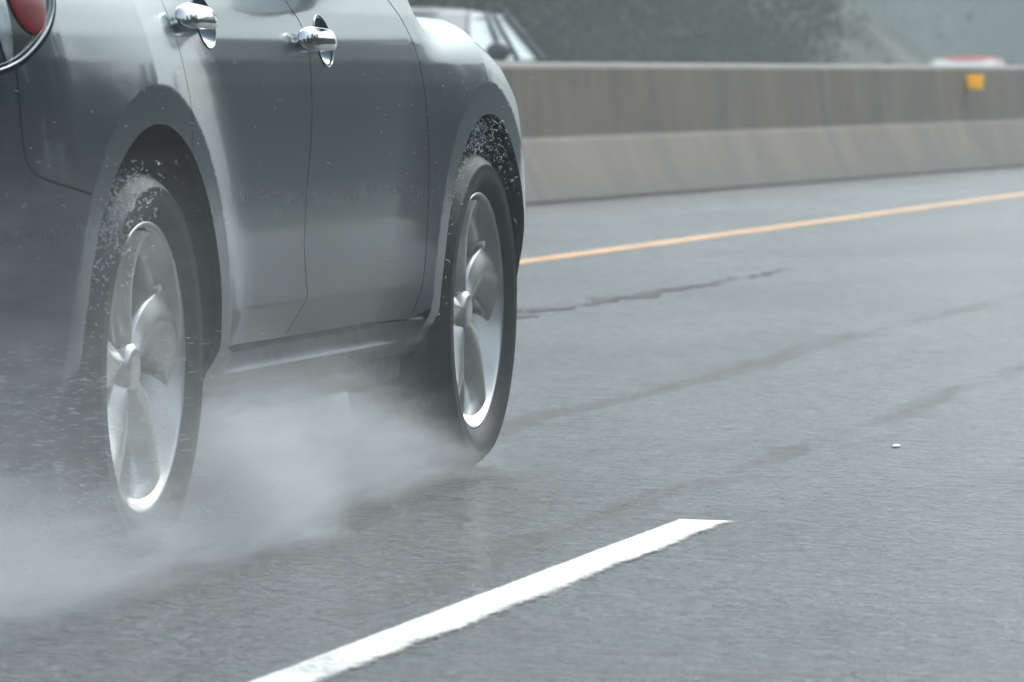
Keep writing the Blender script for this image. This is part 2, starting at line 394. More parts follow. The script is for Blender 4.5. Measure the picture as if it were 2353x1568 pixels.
def panel(name, poly, mat, parent, gap=.0022, hole=None, lip=False, off=0.0, step=.02, flange=.014, mirror=True):
    B = shrink(dens(poly, .012), gap) if gap else dens(poly, .012)
    lo, hi = B.min(0), B.max(0)
    gx, gy = np.meshgrid(np.arange(lo[0]+step/2, hi[0], step), np.arange(lo[1]+step/2, hi[1], step*.75), indexing='ij')
    G = np.stack([gx.ravel(), gy.ravel()], -1)
    G = G[inside(G, [tuple(q) for q in B])]
    dm = np.full(len(G), 9.)
    for q in B: dm = np.minimum(dm, np.hypot(G[:, 0]-q[0], G[:, 1]-q[1]))
    G = G[dm > .007]
    loops = [B]
    if hole is not None:
        Hh = dens(hole, .008); dm = np.full(len(G), 9.)
        for q in Hh: dm = np.minimum(dm, np.hypot(G[:, 0]-q[0], G[:, 1]-q[1]))
        G = G[(dm > .005) & ~inside(G, [tuple(q) for q in Hh])]; loops.append(Hh)
    pts = [Vector(q) for L in loops for q in L]+[Vector(q) for q in G]
    ed = []; o = 0
    for L in loops:
        ed += [(o+i, o+(i+1) % len(L)) for i in range(len(L))]; o += len(L)
    vv, ee, ff, _, _, _ = delaunay_2d_cdt(pts, ed, [], 0, 1e-7)
    UV = np.array([tuple(v) for v in vv]); cen = np.array([UV[list(f)].mean(0) for f in ff])
    ok = inside(cen, [tuple(q) for q in B])
    if hole is not None: ok &= ~inside(cen, [tuple(q) for q in Hh])
    F = [tuple(f) for f, k in zip(ff, ok) if k]
    P = surf(UV[:, 0], UV[:, 1], lip); N = surf_n(UV[:, 0], UV[:, 1], lip)
    if N[:, 0].mean() < 0: N = -N
    P = P+N*off
    # flange along the outline
    cnt = {}
    for f in F:
        for a, b in zip(f, f[1:]+f[:1]): cnt[(a, b)] = 1
    bd = [(a, b) for (a, b) in cnt if (b, a) not in cnt]
    V = [tuple(q) for q in P]; NN = [tuple(q) for q in N]
    # winding: make triangles agree with N
    f0 = F[len(F)//2]; tn = np.cross(P[f0[1]]-P[f0[0]], P[f0[2]]-P[f0[0]]); flip = tn@N[f0[0]] < 0
    FF = [f[::-1] if flip else f for f in F]
    if flange:
        for a, b in bd:
            if flip: a, b = b, a
            k = len(V); t = P[b]-P[a]; sn = np.cross(t, N[a]); sn = sn/(np.linalg.norm(sn)+1e-12)
            for q, ii in ((P[a], a), (P[b], b)): V.append(tuple(q)); NN.append(tuple(sn))
            V.append(tuple(P[b]-N[b]*flange)); NN.append(tuple(sn)); V.append(tuple(P[a]-N[a]*flange)); NN.append(tuple(sn))
            FF.append((k+1, k, k+3, k+2))
    ob = mesh_obj(name, V, FF, mat, parent, normals=NN, origin=ORI)
    if mirror:
        m = ob.copy(); COL.objects.link(m); m.parent = parent; m.scale.x = -1; MIR[ob.name] = m
    return ob
MIR = {}
def arc(c, r, a0, a1, n=60):
    return [(c+r*math.cos(math.radians(a0+(a1-a0)*i/n)), .37+r*math.sin(math.radians(a0+(a1-a0)*i/n))) for i in range(n+1)]
def ang(c, p): return math.degrees(math.atan2(p[1]-.37, p[0]-c))
def ring_at_v(r, v): return math.degrees(math.asin((v-.37)/r))
sA = smooth_curve([(-.66, .935), (-.66, .86), (-.655, .79), (-.640, .757), (-.60, .738), (-.51, .721), (-.41, .705)])
aA = ang(0, (-.41, .705)); sA = sA[:-1]+[(RL*math.cos(math.radians(aA)), .37+RL*math.sin(math.radians(aA)))]
lampB = smooth_curve([(-1.10, .935), (-.85, .915), (-.735, .920), (-.66, .935), (-.59, .962), (-.51, 1.003), (-.455, 1.04), (-.425, 1.075), (-.42, 1.12), (-.44, 1.15)])
iL = min(range(len(lampB)), key=lambda i: abs(lampB[i][0]+.66)); sA[0] = lampB[iL]
sR = [(.235, 1.15), (.238, 1.06), (.24, 1.0), (.232, .93), (.225, .85)]
aR = ang(0, (.225, .37+math.sqrt(RL**2-.225**2))); sR = smooth_curve(sR[:-1]+[(RL*math.cos(math.radians(aR)), .37+RL*math.sin(math.radians(aR)))])
sD = smooth_curve([(1.13, 1.15), (1.18, 1.07), (1.235, 1.03), (1.255, .98), (1.235, .88), (1.21, .79), (1.165, .69), (1.14, .57), (1.175, .50), (1.205, .455), (1.165, .374)])
sF = smooth_curve([(1.98, 1.15), (2.05, 1.10), (2.13, 1.05), (2.19, .99), (2.215, .91), (2.215, .81), (2.20, .70), (2.17, .55), (2.155, .45), (2.13, .374)])
vb = .374; ab = ring_at_v(RL, vb); vl = .27; al = ring_at_v(RL, vl)
ring_rear_door = arc(0, RL, aR, ab, 50)
quarter = sA[::-1] + lampB[iL+1:] + [(-.2, 1.15)] + sR + arc(0, RL, aR, aA, 70)[1:-1]
panel('quarter_panel', quarter, M['paint'], suv)
e1 = RL*math.cos(math.radians(al))
bumper = [(-1.266, .24), (-1.266, .935)] + lampB[:iL+1] + sA[1:] + arc(0, RL, aA, 180-al, 40)[1:] + [(-.60, .245)]
panel('rear_bumper', bumper, M['paint'], suv)
def ell_loop(cu, cv, a, b, n=40): return [(cu+a*math.cos(2*math.pi*k/n), cv+b*math.sin(2*math.pi*k/n)) for k in range(n)]
H1 = (.505, 1.028); H2 = (1.395, .992)
rd = panel('rear_door', sR + ring_rear_door[1:] + [(1.175, vb)] + sD[::-1][1:], M['paint'], suv, hole=ell_loop(*H1, .062, .052))
fd = panel('front_door', sD + sF[::-1], M['paint'], suv, hole=ell_loop(*H2, .060, .050))
aS = 180-ring_at_v(RL, .30)
cF = WB; aB = ang(0, (.50, .50+.04)); 
ring_f = lambda a0, a1, n=70: arc(cF, RL, a0, a1, n)
sB = smooth_curve([(cF+RL*math.cos(math.radians(20)), .37+RL*math.sin(math.radians(20))), (3.36, .60), (3.42, .74), (3.55, .80), (3.97, .80)])
panel('front_fender', sF[::-1] + [(3.0, 1.15), (3.97, 1.15)] + sB[::-1] + ring_f(20, 180-ab)[1:-1] , M['paint'], suv)
panel('front_bumper', sB + [(3.97, .40), (3.50, .375), (3.282, .375)] + ring_f(1.0, 20, 20)[:-1], M['paint'], suv)
xr = RL*math.cos(math.radians(ab)); 
panel('rocker_panel', [(RL*math.cos(math.radians(ring_at_v(RL, .21))), .21)] + [(cF-RL*math.cos(math.radians(ring_at_v(RL, .21))), .21)] + ring_f(180-ring_at_v(RL, .21), 180-ab, 20)[1:] + arc(0, RL, ab, ring_at_v(RL, .21), 20)[:-1], M['arch'], suv)
for c, cut in ((0, aR), (WB, None)):
    lo = ring_at_v(RO, .25); lo2 = ring_at_v(RL, .25)
    def ring_poly(a0, a1, b0, b1): return arc(c, RL+.0024, a0, a1, 60) + arc(c, RO, b1, b0, 60)
    if cut:
        c2 = ang(0, (.228, .37+math.sqrt(RO**2-.228**2)))
        panel('arch_trim', ring_poly(lo2, cut-.2, lo, c2-.25), M['paint'], suv, gap=0, lip=True, step=.018)
        panel('arch_trim', ring_poly(cut+.2, 180-lo2, c2+.25, 180-lo), M['paint'], suv, gap=0, lip=True, step=.018)
    else:
        panel('arch_trim', ring_poly(1.0, 180-lo2, 1.0, 180-lo), M['paint'], suv, gap=0, lip=True, step=.018)
# near-black shell added behind the panels to block light and keep seams dark
U, V_ = np.meshgrid(np.linspace(-1.26, 3.96, 210), np.linspace(.24, 1.15, 40), indexing='ij')
P = surf(U, V_); P = P-np.array([0.028, 0, 0]); vtx, fc = grid(P)
uv = np.stack([U.ravel(), V_.ravel()], -1)
fc = [f for f in fc if min(math.hypot(uv[f[0]][0]-c, uv[f[0]][1]-.37) for c in (0, WB)) > .51 and min(math.hypot(uv[f[2]][0]-c, uv[f[2]][1]-.37) for c in (0, WB)) > .51]
for k in ((.505, 1.028), (1.395, .992)): fc = [f for f in fc if math.hypot(uv[f[0]][0]-k[0], uv[f[0]][1]-k[1]) > .10]
ib = mesh_obj('seam_blocker', vtx, fc, M['gap'], suv, origin=ORI)
m = ib.copy(); COL.objects.link(m); m.parent = suv; m.scale.x = -1
# wheel well liners
def liner(c, r=.485, x1=-.30):
    a = np.radians(np.linspace(3, 205, 60)); xs = np.array([-.012 if c else .012, -.05, -.15, x1, x1])
    rr = np.array([RO+.002, r, r, r, .02]); P = np.zeros((60, 5, 3))
    for i, t in enumerate(a):
        for j in range(5): P[i, j] = (XW+xs[j], YR+c+rr[j]*math.cos(t), max(.2, .37+rr[j]*math.sin(t)))
    v, f = grid(P); o = mesh_obj('wheel_well', v, f, M['liner'], suv, origin=ORI)
    m = o.copy(); COL.objects.link(m); m.parent = suv; m.scale.x = -1
liner(0); liner(WB)
# underbody
rbox('underbody', XC-.64, XC+.64, YR-.75, YR+3.2, .21, .62, M['liner'], suv, .03, ORI)
for s_ in (-1, 1):
    rbox('underbody_side', XC+s_*.60 if s_ > 0 else XC-.88, XC+.88 if s_ > 0 else XC-.60, YR+.52, YR+2.2, .235, .55, M['liner'], suv, .02, ORI)
# rear and front faces
def cap(name, uu, mat, sgn):
    vs = np.linspace(.24, 1.15, 40); E = surf(np.full(40, uu), vs); nP = np.zeros((25, 40, 3))
    for i, t in enumerate(np.linspace(0, 1, 25)):
        x = E[:, 0]+(2*XC-2*E[:, 0])*t; bow = sgn*.05*math.sin(math.pi*t)
        nP[i, :, 0] = x; nP[i, :, 1] = E[:, 1]+bow; nP[i, :, 2] = E[:, 2]
    v, f = grid(nP); mesh_obj(name, v, f, mat, suv, origin=ORI)
cap('tailgate', -1.267, M['paint'], -1); cap('grille_panel', 3.97, M['paint'], 1)
# lamps
ring_out = lampB[iL-14:]
lp = lampB + [(-1.10, 1.15)]
lh = panel('tail_light', lp, M['lamp_dark'], suv, gap=.004, off=-.007, flange=.0)
MIR[lh.name].location = (0, 0, 0)
def band_strip(name, curve, d0, d1, mat, off, parent=suv):
    C = np.array(curve); T = np.gradient(C, axis=0); T /= np.linalg.norm(T, axis=1, keepdims=True); Nn = np.stack([-T[:, 1], T[:, 0]], -1)
    rows = []
    for t in np.linspace(0, 1, 7):
        q = C+Nn*(d0+(d1-d0)*t); h = off+.006*math.sin(math.pi*t); rows.append(surf(q[:, 0], q[:, 1])+surf_n(q[:, 0], q[:, 1])*h*(1 if surf_n(0., .8)[..., 0] > 0 else -1))
    v, f = grid(np.array(rows)); o = mesh_obj(name, v, f, mat, parent, origin=ORI)
    m = o.copy(); COL.objects.link(m); m.parent = parent; m.scale.x = -1; return o
band_strip('lamp_rim', lampB, .003, .011, M['paint'], -.004)
band_strip('lamp_rim', lampB, .0135, .0175, M['paint'], -.008)
def lens(cu, cv, a, b, bulge, mat, name='lamp_lens', off=-.004):
    rows = []
    for r in np.linspace(0, 1, 14):
        th = np.linspace(0, 2*np.pi, 49); q = np.stack([cu+a*r*np.cos(th), np.minimum(cv+b*r*np.sin(th), 1.149)], -1)
        rows.append(surf(q[:, 0], q[:, 1])+SG*surf_n(q[:, 0], q[:, 1])*(off+bulge*math.sqrt(max(0, 1-r*r))))
    v, f = grid(np.array(rows)); o = mesh_obj(name, v, f, mat, suv, origin=ORI)
    m = o.copy(); COL.objects.link(m); m.parent = suv; m.scale.x = -1
SG = 1 if float(surf_n(0., .8)[..., 0]) > 0 else -1
lens(*RED, M['lamp_red'])
lens(*SILV, M['lamp_silver'], 'lamp_reflector')
lens(*RED2, M['lamp_red'])
# door handles and their recesses
def handle(door, hc, L):
    cu, cv = hc
    a, b = .062, .052; rows = []
    for r in np.linspace(1, 0, 12):
        th = np.linspace(0, 2*np.pi, 41); uu = cu+a*r*np.cos(th); v2 = cv+b*r*np.sin(th)
        n = SG*surf_n(uu, v2); rows.append(surf(uu, v2)-n*(.036*(1-r**2.6)+.0004))
    v, f = grid(np.array(rows)); o = mesh_obj('handle_recess', v, f, M['paint'], door, origin=ORI)
    # a raised rim round the recess
    rows = []
    for k in np.linspace(0, 1, 6):
        th = np.linspace(0, 2*np.pi, 49); s_ = 1.0+.085*k; uu = cu+a*s_*np.cos(th); v2 = cv+b*s_*np.sin(th); n = SG*surf_n(uu, v2)
        rows.append(surf(uu, v2)+n*(.0004+.0018*math.sin(math.pi*k)))
    v, f = grid(np.array(rows)); rim = mesh_obj('recess_rim', v, f, M['paint'], door, origin=ORI)
    # chrome grip: a lofted bar with rounded section, standing off the door
    ts = np.linspace(0, 1, 40); rows = []
    for t in ts:
        uu = cu-.245+L*t; v2 = cv+.000-.004*t
        p0 = surf(uu, v2)[...]; n = SG*surf_n(uu, v2)
        endr = max(.0, 1-abs(2*t-1)**6)**.5
        hgt = (.0275-.006*t)*endr+.0005; dep = (.012)*endr+.0005; stand = .018*(1-abs(2*t-1)**4.0)+.010
        th = np.linspace(0, 2*np.pi, 25); up = np.array([0, 0, 1.0])
        up = up-n*(up@n); up /= np.linalg.norm(up)
        rows.append(np.array([p0+n*(stand+dep*np.cos(q))+up*(hgt*np.sign(np.sin(q))*abs(np.sin(q))**.8) for q in th]))
    v, f = grid(np.array(rows)); hb = mesh_obj('handle', v, f, M['chrome'], door, origin=ORI)
    # feet joining the grip to the door
    for t in (.55, .85):
        uu = cu-.245+L*t; p0 = surf(uu, cv); n = SG*surf_n(uu, cv)
        bm = bmesh.new(); bmesh.ops.create_uvsphere(bm, u_segments=16, v_segments=10, radius=1.0)
        bmesh.ops.scale(bm, vec=(.014, .014, .010), verts=bm.verts); bmesh.ops.translate(bm, vec=Vector(p0+n*.012)-Vector(ORI), verts=bm.verts)
        bm_obj('handle_foot', bm, M['chrome'], hb, smooth=True)
    mdoor = MIR[door.name]
    for q in (o, rim, hb):
        m = q.copy(); COL.objects.link(m); m.parent = mdoor
handle(rd, H1, .255); handle(fd, H2, .255)
# cabin above the beltline (above the photo's frame, seen only in passing)
def cabin():
    def xs(w): return XW+w
    bel = lambda s: float(np.interp(s, [-.95, -.8, -.45, 1.9, 2.35], [-.30, -.16, -.085, -.085, -.16]))
    N = 60; ss = np.linspace(0, 1, N)
    bs = -.80+ss*(2.30+.80); ts = -.35+ss*(1.15+.35)
    def side(a, b, mat, name, off=0.0, i0=0, i1=N):
        P = np.zeros((i1-i0, 8, 3))
        for i in range(i0, i1):
            for j, t in enumerate(np.linspace(a, b, 8)):
                s_ = bs[i]+(ts[i]-bs[i])*t; wv = bel(bs[i])+(-.30-bel(bs[i]))*t**1.15
                P[i-i0, j] = (XW+wv-off, YR+s_, 1.13+.43*t)
        v, f = grid(P); o = mesh_obj(name, v, f, mat, suv, origin=ORI)
        m = o.copy(); COL.objects.link(m); m.parent = suv; m.scale.x = -1
    side(0.0, 1.0, M['glass'], 'side_glass', .004)
    side(0.0, .07, M['lamp_silver'], 'belt_moulding', -.004, 2, N-2); side(.90, 1.0, M['paint'], 'roof_rail', -.004)
    for i0, i1 in ((0, 5), (21, 24), (37, 40), (56, 60)): side(.0, .92, M['paint'], 'pillar', -.003, i0, i1)
    # roof
    P = np.zeros((20, N, 3))
    for i, t in enumerate(np.linspace(0, 1, 20)):
        for j in range(N):
            x0 = XW-.30; x = x0+(2*XC-2*x0)*t; P[i, j] = (x, YR+ts[j], 1.555+.07*math.sin(math.pi*t)**.5*math.sin(math.pi*(.1+.8*j/(N-1)))**.5)
    v, f = grid(P); mesh_obj('roof', v, f, M['paint'], suv, origin=ORI)
    for k, nm in ((0, 'rear_window'), (-1, 'windscreen')):
        P = np.zeros((20, 8, 3))
        for i, t in enumerate(np.linspace(0, 1, 20)):
            for j, q in enumerate(np.linspace(0, 1, 8)):
                wv = bel(bs[k])+(-.30-bel(bs[k]))*q**1.15; x0 = XW+wv; x = x0+(2*XC-2*x0)*t; bow = (.12 if k else -.06)*math.sin(math.pi*t)
                P[i, j] = (x, YR+bs[k]+(ts[k]-bs[k])*q+bow, 1.13+.43*q)
        v, f = grid(P); mesh_obj(nm, v, f, M['glass'], suv, origin=ORI)
    # bonnet and boot deck closing the top
    for nm, u0, u1 in (('bonnet', 1.98, 3.96), ('tailgate_ledge', -1.265, -.70)):
        uu = np.linspace(u0, u1, 40); E = surf(uu, np.full(40, 1.15)); P = np.zeros((20, 40, 3))
        for i, t in enumerate(np.linspace(0, 1, 20)):
            P[i, :, 0] = E[:, 0]+(2*XC-2*E[:, 0])*t; P[i, :, 1] = E[:, 1]; P[i, :, 2] = E[:, 2]+(.015 if nm == 'bonnet' else -.0)*math.sin(math.pi*t)**.7
        v, f = grid(P); mesh_obj(nm, v, f, M['paint'], suv, origin=ORI)
cabin()
# side mirrors
def side_mirror():
    bm = bmesh.new(); bmesh.ops.create_uvsphere(bm, u_segments=40, v_segments=24, radius=1.0)
    for v in bm.verts:
        x, y, z = v.co
        y2 = y*(.075 if y > 0 else .035); zz = z*.085*(1-.15*x); v.co = (x*.12, y2, zz)
    c = Vector((XW+.105, YR+1.93, 1.245))-Vector(ORI)
    bmesh.ops.translate(bm, vec=c, verts=bm.verts); o = bm_obj('side_mirror', bm, M['paint'], suv, True)
    a = rbox('mirror_stalk', XW-.06, XW+.03, YR+1.92, YR+1.98, 1.165, 1.20, M['trim'], o, .012, ORI)
    bm = bmesh.new(); bmesh.ops.create_circle(bm, cap_ends=True, segments=40, radius=1.0)
    bmesh.ops.scale(bm, vec=(.10, .066, 1), verts=bm.verts); bmesh.ops.rotate(bm, cent=(0, 0, 0), matrix=Matrix.Rotation(math.radians(90), 3, 'X'), verts=bm.verts)
    bmesh.ops.translate(bm, vec=c+Vector((0, -.037, 0)), verts=bm.verts); g = bm_obj('mirror_glass', bm, M['chrome'], o)
    m = o.copy(); COL.objects.link(m); m.parent = suv; m.scale.x = -1
    for q in (a, g):
        k = q.copy(); COL.objects.link(k); k.parent = m
side_mirror()
# wheels
def build_wheel(loc, turn=0.0, flip=False):
    w_ = empty('wheel', Vector(loc)-Vector(ORI)); w_.parent = suv
    prof = [(-.012, .270), (-.004, .277), (.004, .290), (.013, .305), (.0165, .322), (.0135, .338), (.0150, .3405), (.012, .3435), (.002, .355), (-.010, .3635), (-.024, .3680), (-.040, .3695), (-.062, .370), (-.064, .362), (-.074, .362), (-.076, .370), (-.112, .370), (-.114, .362), (-.126, .362), (-.128, .370), (-.164, .370), (-.166, .362), (-.176, .362), (-.178, .370), (-.20, .3695), (-.218, .366), (-.236, .350), (-.245, .32), (-.235, .285), (-.225, .25)]
    v, f = lathe(prof, 144); mesh_obj('tyre', v, f, M['tyre'], w_)
    rim = [(-.235, .245), (-.235, .262), (-.225, .266), (-.20, .240), (-.12, .236), (-.060, .243), (-.038, .252), (-.026, .2585), (-.018, .262), (-.010, .266), (-.0035, .2705), (-.003, .276), (-.009, .279)]
    v, f = lathe(rim, 144); r_ = mesh_obj('rim', v, f, M['alloy'], w_)
    # five broad curved spokes
    n = 5; nr, nw = 36, 22
    for k in range(n):
        a0 = math.radians(92+72*k)+turn; P = np.zeros((nr, nw+8, 3))
        for i in range(nr):
            t = i/(nr-1); r = .030+.229*t
            ca = a0+math.radians(11)*math.sin(math.pi*t**.9)*(1-.25*t)-math.radians(8)*t*t
            hw = np.interp(t, [0, .15, .4, .7, .9, 1], [.022, .034, .050, .064, .082, .110])
            xf = np.interp(t, [0, .2, .5, .8, 1], [-.030, -.024, -.019, -.016, -.013])
            for j in range(nw+8):
                if j < 4: q = -1; dx = -.024-.012*(4-j)
                elif j >= nw+4: q = 1; dx = -.022-.012*(j-nw-3)
                else:
                    q = -1+2*(j-4)/(nw-1)
                    groove = .010*math.exp(-((q+.1-.15*t)/.26)**2)*math.sin(math.pi*min(1, t*1.05))
                    dx = -.024*(math.sqrt(q*q+.02)-.14)**1.2+.006*q*math.sin(math.pi*t)-.004*math.sin(math.pi*t)
                aa = ca+hw*q/max(r, .05)
                P[i, j] = (xf+dx, r*math.cos(aa), r*math.sin(aa))
        v, f = grid(P); mesh_obj('spoke', v, f, M['alloy'], r_)
    hub = [(-.060, .050), (-.022, .048), (-.0150, .044), (-.0115, .039), (-.0095, .034), (-.0090, .024), (-.0088, .010), (-.0087, .0005)]
    hub = [(x-.012, q) for x, q in hub]
    v, f = lathe(hub, 48); mesh_obj('hub_cap', v, f, M['alloy'], r_)
    for k in range(5):
        a = math.radians(92+36+72*k)+turn; bm = bmesh.new(); bmesh.ops.create_cone(bm, cap_ends=True, segments=6, radius1=.0095, radius2=.008, depth=.018)
        bmesh.ops.rotate(bm, cent=(0, 0, 0), matrix=Matrix.Rotation(math.radians(90), 3, 'Y'), verts=bm.verts)
        bmesh.ops.translate(bm, vec=(-.052, .040*math.cos(a), .044*math.sin(a)), verts=bm.verts); bm_obj('wheel_nut', bm, M['disc'], r_)
    v, f = lathe([(-.095, .05), (-.095, .165), (-.108, .167), (-.120, .165), (-.120, .05)], 72); mesh_obj('brake_disc', v, f, M['disc'], w_)
    v, f = lathe([(-.150, .001), (-.150, .236)], 72); mesh_obj('wheel_back', v, f, M['liner'], w_)
    if flip: w_.scale.x = -1
    return w_
build_wheel((XW, YR, .37)); build_wheel((XW, YR+WB, .37), .04)
build_wheel((2*XC-XW, YR, .37), .6, True); build_wheel((2*XC-XW, YR+WB, .37), .9, True)

# ------------------------------------------------------------------ ground, road, markings
def sheet(name, x0, x1, y0, y1, z, mat):
    return tag(mesh_obj(name, [(x0, y0, z), (x1, y0, z), (x1, y1, z), (x0, y1, z)], [(0, 1, 2, 3)], mat, smooth=False), kind='structure')
sheet('ground', -900, 900, -200, 1800, -.05, M['ground'])
sheet('road', -9.05, 5.5, -60, 700, 0, M['asphalt'])
tag(mesh_obj('far_carriageway', [(x, y, z) for y, z in ((-60, -.01), (60, -.01), (118, -.40), (700, -.45)) for x in (-19.8, -9.05)], [(0, 1, 3, 2), (2, 3, 5, 4), (4, 5, 7, 6)], M['asphalt'], smooth=False), kind='structure')
def hillside():
    r_ = np.random.default_rng(4); P = np.zeros((40, 60, 3))
    for i in range(40):
        for j in range(60):
            x = -20.2-i*1.3; y = 10+j*2.45; P[i, j] = (x, y, -.1+min(12, i*.8)*max(0, min(1, (152-y)/9))+r_.normal(0, .22)*(i > 0))
    v, f = grid(P); tag(mesh_obj('hillside', v, f, M['scrub']), kind='structure')
hillside()
def ragged(name, pl, pr, mat, z=.004, jit=.008, step=.03, seed=1):
    r_ = np.random.default_rng(seed); L = dens([pl[0], pl[1]], step, False); R = dens([pr[0], pr[1]], step, False)
    n = min(len(L), len(R)); L = np.linspace(L[0], L[-1], n); R = np.linspace(R[0], R[-1], n)
    L[1:-1, 0] += r_.normal(0, jit*.35, n-2); R[1:-1, 0] += r_.normal(0, jit, n-2)
    V = [(q[0], q[1], z) for q in L]+[(q[0], q[1], z) for q in R]
    return tag(mesh_obj(name, V, [(i, n+i, n+i+1, i+1) for i in range(n-1)], mat, smooth=False), kind='structure')
ragged('lane_marking', [(-2.407, 7.0), (-2.407, 12.17)], [(-2.262, 7.0), (-2.262, 12.17)], M['white_line'], jit=.0)
ragged('edge_line', [(-6.43, 5), (-5.73, 75)], [(-6.24, 5), (-5.54, 75)], M['yellow_line'], jit=.0, step=.5, seed=3)
def crack():
    r_ = np.random.default_rng(11); ys = np.arange(20.5, 27.0, .06); V = []; F = []
    cx = -4.88+.02*(ys-21)*.6+np.convolve(r_.normal(0, .06, len(ys)), np.ones(4)/4, 'same')
    hw = np.clip(.045+np.convolve(r_.normal(0, .05, len(ys)), np.ones(4)/4, 'same'), .006, .1)*np.interp(ys, [20.5, 21.5, 25, 27], [.6, 1, .7, .1])
    for x, y, h in zip(cx, ys, hw): V += [(x-h, y, .004), (x+h, y, .004)]
    F = [(2*i, 2*i+1, 2*i+3, 2*i+2) for i in range(len(ys)-1)]
    tag(mesh_obj('road_crack', V, F, M['tar'], smooth=False), kind='structure')
simple('tar', (.022, .023, .022), .75, var=.3)
crack()
def chip():
    bm = bmesh.new(); bmesh.ops.create_icosphere(bm, subdivisions=2, radius=1.0); r_ = random.Random(3)
    for v in bm.verts: v.co = Vector((v.co.x*.012*(1+r_.uniform(-.2, .2)), v.co.y*.03, v.co.z*.003*(1+r_.uniform(-.3, .3))))
    bmesh.ops.translate(bm, vec=(-2.35, 14.69, .004), verts=bm.verts)
    tag(bm_obj('paint_chip', bm, M['reverse']), 'tiny white chip lying on the open wet asphalt right of the car', 'chip')
chip()
# median barrier
def barrier():
    ys = np.concatenate([np.arange(-40, 18, 4.), np.arange(18, 64, .8), np.arange(64, 420, 8.)])
    def X(y): return np.interp(y, [-40, 20, 37.3, 54, 64, 420], [-9.0, -8.95, -8.38, -7.49, -7.2, -4.8])
    prof = [(0, -.03), (-.004, .028), (-.175, .395), (-.195, .43), (-.245, .885), (-.262, .912), (-.29, .922), (-.41, .922), (-.438, .912), (-.455, .885), (-.505, .43), (-.525, .395), (-.696, .028), (-.70, -.03)]
    V = []; F = []
    for y in ys:
        for a, z in prof: V.append((X(y)+a, y, z))
    n = len(prof)
    for i in range(len(ys)-1):
        for j in range(n-1): F.append((i*n+j, i*n+j+1, (i+1)*n+j+1, (i+1)*n+j))
    F.append(tuple(range(n))); F.append(tuple(range(len(V)-1, len(V)-1-n, -1)))
    o = mesh_obj('median_barrier', V, F, M['concrete'], smooth=False)
    tag(o, 'long stained concrete median barrier running beside the yellow line', 'barrier')
    rx = float(X(52.7))-.24
    a = rbox('barrier_reflector', rx-.03, rx+.14, 52.50, 52.506, .712, .845, M['reflector'], None, .0015)
    tag(a, 'small amber reflector mounted on the upper face of the concrete barrier', 'reflector')
barrier()
# trees
def tree_mesh(seed, H, W_, nleaf):
    r_ = np.random.default_rng(seed)
    blobs = [(r_.normal(0, W_*.30), r_.normal(0, W_*.30), r_.uniform(.03, .92)*H, r_.uniform(.16, .30)*W_) for _ in range(44)]
    V = []; F = []
    for i in range(nleaf):
        b = blobs[r_.integers(len(blobs))]; d_ = r_.normal(0, 1, 3); d_ /= np.linalg.norm(d_); rr = b[3]*r_.uniform(.55, 1.08)*(1.25-.7*b[2]/H)*1.3
        c = np.array([b[0], b[1], b[2]])+d_*rr*np.array([1, 1, .8]); c[2] = max(c[2], .25)
        if c[2] < 3.0 and r_.random() < .8: continue
        a = r_.normal(0, 1, 3); a /= np.linalg.norm(a); q = np.cross(a, d_+r_.normal(0, .4, 3)); q /= np.linalg.norm(q)+1e-9; s_ = r_.uniform(.10, .26)*(1 if c[2] > 4 else .4)
        k = len(V); V += [tuple(c+a*s_), tuple(c+q*s_*.55), tuple(c-a*s_), tuple(c-q*s_*.55)]; F.append((k, k+1, k+2, k+3))
    for i in range(26000):          # fine low foliage round the foot of the tree
        a0 = r_.uniform(0, 6.283); rr = W_*.62*math.sqrt(r_.random()); hz = 3.4*r_.random()
        if r_.random() > .35+.65*abs(math.sin(a0*2.5+hz*1.3+seed)): continue
        c = np.array([rr*math.cos(a0), rr*math.sin(a0), .05+hz]); a = r_.normal(0, 1, 3); a /= np.linalg.norm(a); q = np.cross(a, r_.normal(0, 1, 3)); q /= np.linalg.norm(q)+1e-9; s_ = r_.uniform(.04, .10)
        k = len(V); V += [tuple(c+a*s_), tuple(c+q*s_*.6), tuple(c-a*s_), tuple(c-q*s_*.6)]; F.append((k, k+1, k+2, k+3))
    me = bpy.data.meshes.new('crown'); me.from_pydata(V, [], F); me.materials.append(M['leaf'])
    bm = bmesh.new()
    def limb(p0, p1, r0, r1):
        ax = (p1-p0); L = ax.length; m4 = Matrix.Translation((p0+p1)/2) @ ax.to_track_quat('Z', 'Y').to_matrix().to_4x4()
        bmesh.ops.create_cone(bm, cap_ends=True, segments=9, radius1=r0, radius2=r1, depth=L, matrix=m4)
    limb(Vector((0, 0, -.1)), Vector((.1, 0, H*.6)), .22, .10)
    for k in range(6):
        a = k*1.1; limb(Vector((.05, 0, H*(.2+.06*k))), Vector((math.cos(a)*W_*.3, math.sin(a)*W_*.3, H*(.4+.07*k))), .07, .02)
    mt = bpy.data.meshes.new('trunk'); bm.to_mesh(mt); bm.free(); mt.materials.append(M['bark'])
    return me, mt
TM = [tree_mesh(1, 13, 6.5, 20000), tree_mesh(2, 10, 6.0, 20000), tree_mesh(3, 15, 7.5, 20000)]
def tree(x, y, k, s_, lab, grp):
    kind = 'bush' if 'bush' in lab else 'tree'
    t = empty(kind, (x, y, -.05)); t.scale = (s_, s_, s_); t.rotation_euler.z = random.uniform(0, 6.28)
    link(bpy.data.objects.new('crown', TM[k][0]), t); link(bpy.data.objects.new('trunk', TM[k][1]), t)
    tag(t, lab, kind, grp)
for x, y, s_ in TREES_LEFT: tree(x, y, random.randrange(3), s_, 'dark leafy tree blurred by mist behind the concrete barrier', 'misty trees beyond the far carriageway')
